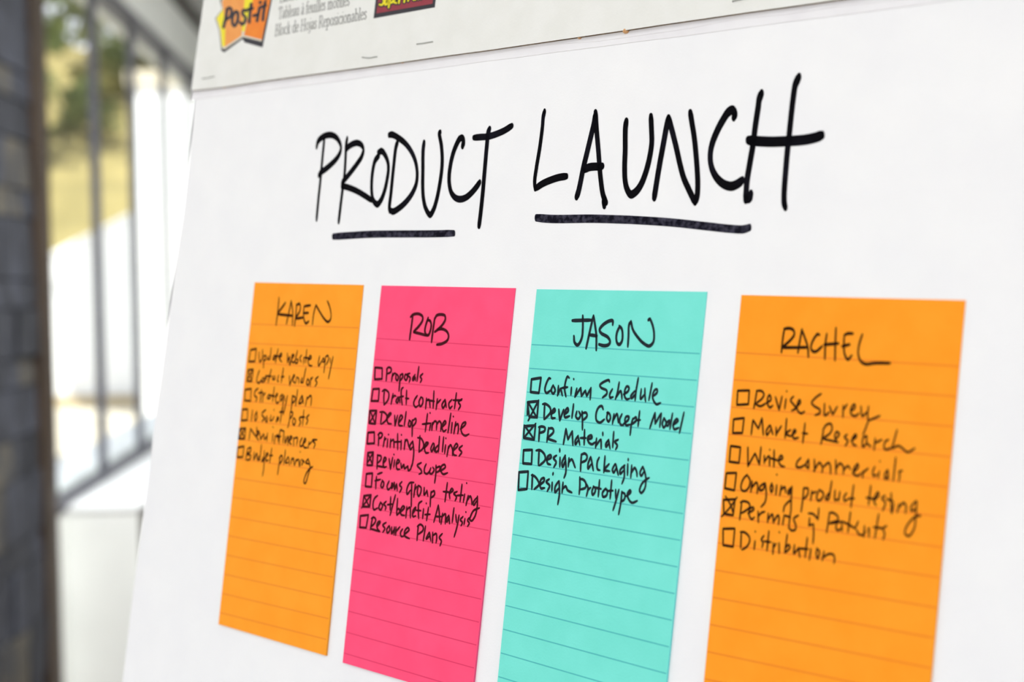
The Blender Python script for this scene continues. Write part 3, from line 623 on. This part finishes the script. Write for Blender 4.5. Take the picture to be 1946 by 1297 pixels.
for row, (yy, zz) in enumerate(((33.2, 5.1), (35.4, 6.1), (37.5, 7.0), (39.6, 7.9))):
    for i in range(3):
        x = -12.6 + 2.5 * i + 0.5 * (row % 2)
        o = bpy.data.objects.new('shrub', sm if (i + row) % 2 else sm2)
        COL.objects.link(o)
        o.location = (x, yy, zz + 0.70)
        o.rotation_euler = (0, 0, i * 0.9 + row)
        tag(o, '%s shrub on the dry grass bank, %s row up, %s from the left' % ('small olive' if (i + row) % 2 else 'small green', ('lowest', 'second', 'third', 'topmost')[row], ('first', 'second', 'third', 'fourth', 'fifth')[i]), 'shrub', 'shrubs on the dry bank')

# ------------------------------------------------------------------ the pad of chart paper
pad = empty('flip_chart_pad', PADW)
tag(pad, 'large white flip chart pad headed PRODUCT LAUNCH in black marker', 'flip chart')
def LP(px, py, h=0.0):
    return on_plane(px, py, h)
EDGE = [(370, 190), (366, 240), (358, 320), (349, 400), (335, 493), (321, 600), (308, 700), (294, 800), (289, 845), (283, 900), (275, 958), (261, 1068), (250, 1150), (233, 1297)]
el = [LP(*p) for p in EDGE]
x_left = LP(335, 493).x
x_right = x_left + 0.635
y_bot = el[0].y - 0.735
def line_fn(a, b):
    k = (b.y - a.y) / (b.x - a.x)
    return lambda x: a.y + k * (x - a.x)
strip_bot = line_fn(LP(368, 190), LP(1500, 42))
head_bot = line_fn(LP(363, 172), LP(1500, 12))
# top sheet, with its slightly wandering left edge
rows = [(p.x, p.y) for p in el] + [(el[-1].x - 0.001, el[-1].y - 0.05), (el[-1].x, y_bot)]
V, Fc, NXs = [], [], 12
for sgn, hh in ((1, 0.0), (-1, -0.0003)):
    for r, (xl, yy) in enumerate(rows):
        for c in range(NXs + 1):
            x = xl + (x_right - xl) * c / NXs
            V.append((x, yy if r else strip_bot(x) + 0.004, hh))
nr = len(rows)
for r in range(nr - 1):
    for c in range(NXs):
        k = r * (NXs + 1) + c
        Fc.append((k, k + NXs + 1, k + NXs + 2, k + 1))
        k2 = k + nr * (NXs + 1)
        Fc.append((k2, k2 + 1, k2 + NXs + 2, k2 + NXs + 1))
sheet = mesh_obj('top_sheet', V, Fc, M['paper'], pad)
xs0 = max(p.x for p in el) + 0.004
mesh_obj('sheet_stack', boxv(xs0, x_right, y_bot, head_bot(xs0) + 0.10, -0.011, -0.0006), BOXF, M['stack'], pad)
mesh_obj('backing_board', boxv(xs0, x_right, y_bot, head_bot(xs0) + 0.10, -0.0135, -0.0112), BOXF, M['kraft'], pad)

def slab(name, poly, h0, h1, mats, parent, edge_mat=0):
    """poly: counter-clockwise (x, y); solid between h0 and h1"""
    n = len(poly)
    V = [(x, y, h1) for x, y in poly] + [(x, y, h0) for x, y in poly]
    Fc = [tuple(range(n)), tuple(range(2 * n - 1, n - 1, -1))]
    idx = [0, 0]
    for i in range(n):
        j = (i + 1) % n
        Fc.append((i, i + n, j + n, j)); idx.append(edge_mat)
    return mesh_obj(name, V, Fc, mats, parent, idx)
# perforated tear-off strip, two thin layers
sl = LP(364, 178, 0.0003).x
xsamp = [sl + (x_right - sl) * i / 24 for i in range(25)]
r = random.Random(3)
poly = [(x, strip_bot(x) + r.uniform(-0.0002, 0.0002)) for x in xsamp] + [(x_right, head_bot(x_right) + 0.01), (sl + 0.002, head_bot(sl) + 0.01)]
slab('perforated_strip', poly, 0.00002, 0.0003, M['strip'], pad)
poly = [(x, (strip_bot(x) + head_bot(x)) / 2 + r.uniform(-0.0009, 0.0009)) for x in xsamp[1:]] + [(x_right, head_bot(x_right) + 0.01), (sl + 0.012, head_bot(sl) + 0.01)]
slab('torn_sheet_stub', poly, 0.0003, 0.0005, M['strip'], pad)
# card header
HT = 0.0022
def HP(px, py, dh=0.0):
    return on_plane(px, py, HT + dh)
hb = [(363, 172), (400, 168.3), (427, 165.2), (480, 157), (540, 148.4), (620, 137.6), (700, 126.8), (770, 117), (850, 105.6), (930, 95), (1000, 84.8), (1095, 71), (1150, 63), (1190, 57.2), (1260, 46.5), (1340, 35), (1420, 23.3), (1500, 12.3), (1560, 4)]
hp = [HP(*p) for p in hb]
kx = (hp[-1].y - hp[8].y) / (hp[-1].x - hp[8].x)
hp.append(Vector((x_right, hp[-1].y + kx * (x_right - hp[-1].x), 0)))
tl = HP(387, 0)
kl = (tl.x - hp[0].x) / (tl.y - hp[0].y)
top_y = hp[0].y + 0.105
poly = [(p.x, p.y) for p in hp] + [(x_right, top_y), (hp[0].x + kl * (top_y - hp[0].y), top_y)]
header = slab('header_card', poly, 0.0006, HT, [M['card'], M['kraft']], pad, 1)
header['label'] = 'cream card header printed with small text and logos'
# glue beads squeezed out under the header
def blob(name, px, py, rad, mat, seed):
    r = random.Random(seed)
    c = on_plane(px, py, 0.0008)
    V, Fc = [], []
    for j in range(4):
        ph = j / 3 * math.pi / 2
        for s in range(10):
            th = s * math.tau / 10
            rr = rad * math.cos(ph) * (1 + 0.25 * math.sin(2 * th + seed))
            V.append((c.x + rr * 1.9 * math.cos(th), c.y + rr * math.sin(th), 0.0006 + rad * 1.5 * math.sin(ph)))
    for j in range(3):
        for s in range(10):
            a, b = j * 10 + s, j * 10 + (s + 1) % 10
            Fc.append((a, b, b + 10, a + 10))
    return mesh_obj(name, V, Fc, mat, pad, smooth=True)
for i, (px, py, rad) in enumerate(((427, 165.5, 0.0007), (535, 149.5, 0.0004), (705, 126.5, 0.0005), (764, 118.5, 0.0006), (1101, 71, 0.0008), (1190, 58.5, 0.0012))):
    blob('glue_bead', px, py, rad, M['glue'], i)
# staples
def tube(name, pts, rad, mat, parent, seg=8):
    V, Fc = [], []
    for i, p in enumerate(pts):
        d = (pts[min(i + 1, len(pts) - 1)] - pts[max(i - 1, 0)]).normalized()
        u = d.cross(Vector((0.13, 0.2, 1))).normalized()
        v = d.cross(u)
        for s in range(seg):
            a = s * math.tau / seg
            V.append(p + u * rad * math.cos(a) + v * rad * math.sin(a))
    for i in range(len(pts) - 1):
        for s in range(seg):
            a, b = i * seg + s, i * seg + (s + 1) % seg
            Fc.append((a, b, b + seg, a + seg))
    Fc.append(tuple(range(seg - 1, -1, -1))); Fc.append(tuple(range((len(pts) - 1) * seg, len(pts) * seg)))
    return mesh_obj(name, V, Fc, mat, parent, smooth=True)
def staple(pp):
    q = [on_plane(x, y, HT + 0.0003) for x, y in pp]
    pts = [q[0] + Vector((0, -0.0004, -0.0006))] + q + [q[-1] + Vector((0, -0.0004, -0.0006))]
    tube('staple', pts, 0.00028, M['staple'], pad)
staple([(384, 149.5), (396, 148), (407, 145)])
staple([(792, 83.5), (806, 82), (822, 79)])
staple([(688, 108.6), (701, 110.4), (716, 107.6)])
staple([(1392, 2), (1408, -1), (1424, -5)])

# printed logo, tag and text of the header
def flat(name, crop, pts, dh, mat):
    x0, y0 = CROPS[crop]
    v = [HP(x0 + x / 10.811, y0 + y / 10.811, dh) for x, y in pts]
    return mesh_obj(name, v, [tuple(range(len(v)))], mat, header)
flat('logo_shadow', 'P', [(1440, -640), (1125, 975), (750, 872), (722, 812), (700, 812), (335, 1080), (275, 1040), (225, 620), (148, 375), (290, 195), (245, 10), (430, -330), (520, -980)], 0.00003, M['print_black'])
flat('logo_rim', 'P', [(1400, -600), (1105, 852), (735, 762), (712, 765), (335, 1018), (285, 985), (238, 620), (163, 375), (296, 200), (268, 30), (450, -320), (535, -950)], 0.00006, M['print_rim'])
flat('logo_yellow_panel', 'P', [(1080, -700), (940, 0), (775, 500), (752, 650), (700, 640), (355, 955), (292, 958), (262, 620), (178, 378), (298, 208), (330, 100), (760, 0), (850, -640)], 0.00009, M['print_yellow'])
flat('logo_peach_panel', 'P', [(840, -620), (755, 0), (700, 640), (690, 735), (345, 968), (358, 640), (318, 200), (290, 40), (460, -300), (545, -900)], 0.00012, M['print_peach'])
flat('logo_orange_panel', 'P', [(1375, -580), (1285, 0), (1108, 815), (742, 725), (800, 440), (925, 0), (1050, -760)], 0.00012, M['print_orange'])
def hmap(dh):
    return lambda x, y: HP(x, y, dh)
ink('logo_lettering', "P: 400,190 365,370 320,560; 390,190 450,160 485,210 465,330 370,410; 570,235 510,340 505,470 540,535 590,480 620,340 610,250 570,235; 790,225 735,205 712,280 772,360 755,450 705,505 665,460; 890,80 862,280 850,460; 810,200 920,170; 940,325 1010,300; 1062,160 1035,300 1010,430; 1082,40 1075,60; 1175,50 1140,300 1130,410; 1080,150 1190,110", 2.9, 2.9, M['print_black'], header, hmap(0.00016), (1, 1))
ink('registered_mark', "P: 1180,5 1205,-5 1195,30 1172,25 1180,5", 0.8, 0.8, M['print_black'], header, hmap(0.00018), (1, 1))
flat('tag_black_panel', 'Q', [(560, -760), (430, 380), (1690, 152), (1830, -1000)], 0.00003, M['print_black'])
flat('tag_red_panel', 'Q', [(600, -640), (488, 278), (1640, 76), (1760, -860)], 0.00006, M['print_red'])
TAGT = "Q: 660,-160 600,-120 590,-60 640,0 635,60 600,100 555,95; 700,-70 665,50 672,95 715,70 735,0; 765,-90 735,0 735,80; 785,-60 740,150; 785,-60 835,-60 820,40 765,60; 860,-10 920,-60 915,-100 875,-60 850,40 900,60; 975,-110 950,60; 975,-60 1020,-110"
TAGT2 = "Q: 1120,-230 1060,40; 1200,-240 1140,15; 1095,-90 1165,-100; 1260,-150 1235,-40 1260,-5 1300,-60; 1325,-160 1290,-10; 1370,-170 1345,-20; 1370,-110 1420,-170 1400,-30; 1465,-190 1440,-50; 1470,-140 1530,-190 1510,-50"
ink('tag_lettering_outline', TAGT, 3.9, 4.6, M['print_black'], header, hmap(0.00009), (1, 1))
ink('tag_lettering_outline', TAGT2, 3.9, 4.6, M['print_black'], header, hmap(0.00009), (1, 1))
ink('tag_lettering', TAGT, 1.7, 1.9, M['print_yellow'], header, hmap(0.00013), (1, 1))
ink('tag_lettering', TAGT2, 1.7, 1.9, M['print_yellow'], header, hmap(0.00013), (1, 1))

# a small serif alphabet: strokes in units of the capital height
def sf(x, y, w=0.13): return [(x - w, y), (x + w, y)]
xh = 0.66
BOWL = lambda x: [(x, .02), (x + .22, .0), (x + .36, .16), (x + .38, .33), (x + .32, .55), (x + .18, xh), (x, .56)]
GL = {
 'B': (.68, [[(.15, 0), (.15, 1)], [(.03, 1), (.4, 1), (.52, .88), (.5, .66), (.34, .54), (.15, .54)], [(.34, .54), (.56, .42), (.58, .18), (.42, .01), (.03, 0)]]),
 'l': (.3, [[(.15, 0), (.15, 1.05)], sf(.15, 0), [(.04, 1.0), (.15, 1.05)]]),
 'o': (.56, [[(.28, xh), (.1, .5), (.07, .3), (.14, .08), (.28, 0), (.44, .1), (.49, .33), (.42, .56), (.28, xh)]]),
 'c': (.48, [[(.42, .52), (.3, xh), (.14, .54), (.07, .3), (.14, .08), (.28, 0), (.43, .1)]]),
 'k': (.56, [[(.15, 0), (.15, 1.05)], sf(.15, 0), [(.45, xh), (.17, .3)], [(.24, .38), (.5, 0)], sf(.47, 0, .09), sf(.42, xh, .08)]),
 'd': (.6, [[(.46, 0), (.46, 1.05)], [(.44, .56), (.26, xh), (.1, .5), (.08, .25), (.2, .01), (.34, .03), (.46, .14)], [(.34, 1.0), (.46, 1.05)], [(.46, 0), (.57, .03)]]),
 'e': (.5, [[(.08, .38), (.44, .38), (.4, .58), (.27, xh), (.12, .54), (.07, .3), (.15, .06), (.3, 0), (.45, .12)]]),
 'H': (.84, [[(.17, 0), (.17, 1)], [(.66, 0), (.66, 1)], [(.17, .52), (.66, .52)], sf(.17, 0), sf(.17, 1), sf(.66, 0), sf(.66, 1)]),
 'j': (.3, [[(.17, xh), (.17, -.1), (.1, -.28), (-.03, -.26)], [(.05, .62), (.17, xh)], [(.16, .93), (.17, .95)]]),
 'a': (.5, [[(.1, .52), (.2, xh), (.34, .62), (.37, .45), (.37, .08), (.48, .02)], [(.37, .38), (.14, .3), (.07, .15), (.14, .01), (.26, .03), (.37, .15)]]),
 's': (.42, [[(.35, .55), (.22, xh), (.1, .58), (.1, .45), (.3, .28), (.36, .13), (.24, 0), (.08, .05), (.06, .16)]]),
 'R': (.72, [[(.15, 0), (.15, 1)], [(.03, 1), (.42, 1), (.54, .86), (.52, .64), (.36, .5), (.15, .5)], [(.34, .5), (.62, .02), (.72, 0)], sf(.15, 0)]),
 'p': (.58, [[(.15, -.3), (.15, xh)], [(.15, .55), (.3, xh), (.46, .54), (.5, .3), (.42, .06), (.28, 0), (.15, .1)], sf(.15, -.3), [(.03, .6), (.15, xh)]]),
 'i': (.3, [[(.15, 0), (.15, xh)], sf(.15, 0), [(.04, .61), (.15, xh)], [(.14, .93), (.16, .95)]]),
 'n': (.62, [[(.15, 0), (.15, xh)], [(.15, .5), (.3, xh), (.44, .58), (.46, 0)], sf(.15, 0, .11), sf(.46, 0, .11), [(.04, .6), (.15, xh)]]),
 'b': (.58, [[(.14, .02), (.14, 1.05)], [(.14, .54), (.3, xh), (.46, .54), (.5, .3), (.42, .06), (.28, 0), (.14, .08)], [(.03, 1.0), (.14, 1.05)]]),
 'T': (.7, [[(.35, 0), (.35, 1)], [(.05, .82), (.08, 1), (.62, 1), (.66, .82)], sf(.35, 0)]),
 'u': (.62, [[(.14, xh), (.14, .14), (.24, 0), (.38, .06), (.46, .16)], [(.46, xh), (.46, .05), (.57, .02)], [(.03, .62), (.14, xh)], [(.35, .62), (.46, xh)]]),
 'f': (.36, [[(.16, 0), (.16, .85), (.24, 1.05), (.4, 1.0)], [(.03, xh), (.34, xh)], sf(.16, 0)]),
 'm': (.92, [[(.15, 0), (.15, xh)], [(.15, .5), (.3, xh), (.42, .58), (.45, 0)], [(.45, .5), (.6, xh), (.72, .58), (.75, 0)], sf(.15, 0, .1), sf(.45, 0, .1), sf(.75, 0, .1)]),
 'E': (.66, [[(.15, 0), (.15, 1)], [(.03, 1), (.55, 1), (.57, .85)], [(.15, .52), (.42, .52)], [(.03, 0), (.56, 0), (.6, .18)]]),
 'P': (.62, [[(.15, 0), (.15, 1)], [(.03, 1), (.42, 1), (.55, .84), (.52, .6), (.36, .48), (.15, .48)], sf(.15, 0)]),
 ' ': (.28, [])}
GL['à'] = (GL['a'][0], GL['a'][1] + [[(.14, .98), (.3, .8)]])
def serif_line(text, p0, p1, cap, mat):
    a, b = HP(*p0), HP(*p1)
    adv = sum(GL[c][0] for c in text)
    ux = (b - a) / adv
    uy = Vector((-0.05, 1, 0)).normalized() * cap
    for_word = []
    V, Fc = [], []
    x = 0.0
    words = 0
    def mp(gx, gy):
        q = a + ux * gx + uy * gy
        return Vector((q.x, q.y, HT + 0.00004))
    for c in text + ' ':
        if c == ' ':
            if V:
                mesh_obj('printed_word', V, Fc, mat, header)
            V, Fc = [], []
        for st in GL[c][1]:
            stroke_geo(smooth_path(st, 0.06), 0.05, 0.024, V, Fc, mp, (1, 1))
        x += GL[c][0]
        mp_x = x
        mp = (lambda xx: (lambda gx, gy: (lambda q: Vector((q.x, q.y, HT + 0.00004)))(a + ux * (gx + xx) + uy * gy)))(mp_x)
capL = (HP(524.5, 46.7) - HP(522.2, 68.3)).length
serif_line('Block de Hojas Reposicionables', (522, 68.6), (696.5, 36.2), capL, M['print_grey'])
serif_line('Tableau à feuilles mobiles', (528.3, 36.4), (664, 10.2), capL, M['print_grey'])
serif_line('Easel Pad', (531.6, 5.0), (582, -5.6), capL, M['print_grey'])

# the handwritten title
smap = lambda x, y: on_plane(x, y, 0.00012)
for i, (ch, a, b, tx) in enumerate(TITLE):
    o = ink('title_letter', tx, a, b, M['marker'], sheet, smap, (0.85, 0.85))
    o['label'] = 'handwritten black capital %s of the title' % ch
for tx, a, b in UNDER:
    ink('title_underline', tx, a, b, M['dry'], sheet, lambda x, y: on_plane(x, y, 0.00014), (0.9, 0.9), step=3)

# ------------------------------------------------------------------ the four lined sticky notes
RULE = dict(karen=((616, 36.6), (623.5, 39.5)), rob=((643.5, 39.9), (660, 43.6)), jason=((655.3, 45.1), (672.6, 50.7)), rachel=((670.5, 51.7), (696.5, 57.4)))
NLAB = dict(karen='orange lined sticky note headed KAREN, leftmost and smallest in view',
            rob='pink lined sticky note headed ROB with eight listed tasks',
            jason='turquoise lined sticky note headed JASON with five listed tasks',
            rachel='orange lined sticky note headed RACHEL, rightmost and largest in view')
for key, nd in NOTES.items():
    c = nd['corners']
    y_top = on_plane(*c[0], 0.0003).y
    tilt = (y_top, 0.0045)
    h0 = 0.0003
    q = [on_plane(px, py, h0, tilt) for px, py in c]
    org = q[0].copy(); org.z = 0.0
    note = tag(empty('sticky_note', PADW @ Matrix.Translation(org)), NLAB[key], 'sticky note', 'lined sticky notes stuck on the flip chart')
    # sheet: a thin wedge, gummed at the top and lifting towards its foot
    V, Fc, idx = [], [], []
    NV = 10
    for j in range(NV + 1):
        f = j / NV
        l, r_ = q[0].lerp(q[3], f) - org, q[1].lerp(q[2], f) - org
        V += [l, r_, Vector((l.x, l.y, 0.00005)), Vector((r_.x, r_.y, 0.00005))]
    for j in range(NV):
        k = 4 * j
        Fc += [(k, k + 4, k + 5, k + 1), (k + 2, k + 3, k + 7, k + 6), (k, k + 2, k + 6, k + 4), (k + 1, k + 5, k + 7, k + 3)]
        idx += [0, 0, 1, 1]
    Fc += [(0, 1, 3, 2), (4 * NV, 4 * NV + 2, 4 * NV + 3, 4 * NV + 1)]
    idx += [1, 1]
    mesh_obj('note_sheet', V, Fc, [M[key], M[key + '_edge']], note, idx)
    def nmap(dh):
        return lambda x, y: on_plane(x, y, h0 + dh, tilt) - org
    # ruled lines
    (yl, dl), (yr, dr) = RULE[key]
    lm = nmap(0.00004)
    for i in range(20):
        a, b = yl + dl * i, yr + dr * i
        tl_, tr_, br_, bl_ = c
        fa = (a - tl_[1]) / (bl_[1] - tl_[1]); fb = (b - tr_[1]) / (br_[1] - tr_[1])
        if fa > 0.985 or fb > 0.985: break
        xa = tl_[0] + (bl_[0] - tl_[0]) * fa; xb = tr_[0] + (br_[0] - tr_[0]) * fb
        L_, R_ = lm(xa + 1.0, a), lm(xb - 2.0, b)
        w_ = Vector((0, 0.00026, 0))
        mesh_obj('ruled_line', [L_ - w_, R_ - w_, R_ + w_, L_ + w_], [(0, 1, 2, 3)], M[key + '_line'], note)
    im = M[key + '_ink']
    ink('name_lettering', nd['name'], nd['a'] * 1.12, nd['b'] * 1.25, im, note, nmap(0.0001), (0.8, 0.8))
    for bx, tick in nd['boxes']:
        o = ink('checkbox', bx, nd['a'] * 0.95, nd['b'] * 1.0, im, note, nmap(0.0001), (0.9, 0.9))
        if tick:
            ink('cross_mark', tick, nd['a'] * 0.9, nd['b'] * 0.8, im, o, nmap(0.00013), (0.8, 0.8))
    for ln_ in nd['lines']:
        ink('list_entry', ln_, nd['a'] * 0.98, nd['b'] * 0.96, im, note, nmap(0.0001), (0.75, 0.7), step=1.1)

# ------------------------------------------------------------------ the easel that carries the pad
easel = empty('easel', PADW)
tag(easel, 'dark metal easel standing behind and under the flip chart pad', 'easel')
def to_floor(p, d):
    """walk from pad point p along pad direction d to the floor"""
    wp = PADW @ p
    wd = (PADW.to_3x3() @ d).normalized()
    s = (0.012 - wp.z) / wd.z
    return PADW.inverted() @ (wp + wd * s)
y_hi = top_y - 0.02
for u in (0.14, 0.50):
    a = Vector((x_left + u, y_hi, -0.028))
    b = to_floor(a, Vector((0.10 if u > 0.3 else -0.02, -1, 0.02)))
    tube('front_leg', [a, a.lerp(b, 0.5), b], 0.011, M['easel'], easel, 12)
a = Vector((x_left + 0.32, y_hi, -0.045))
b = to_floor(a, Vector((0.05, -1, -0.42)))
tube('rear_leg', [a, a.lerp(b, 0.5), b], 0.011, M['easel'], easel, 12)
mesh_obj('clamp_bar', boxv(x_left + 0.06, x_left + 0.58, y_hi - 0.03, y_hi + 0.012, -0.055, -0.0145), BOXF, M['easel'], easel)
mesh_obj('ledge', boxv(x_left + 0.04, x_left + 0.60, y_bot - 0.02, y_bot - 0.002, -0.045, 0.03), BOXF, M['easel'], easel)
mesh_obj('ledge_lip', boxv(x_left + 0.04, x_left + 0.60, y_bot - 0.002, y_bot + 0.012, 0.024, 0.03), BOXF, M['easel'], easel)
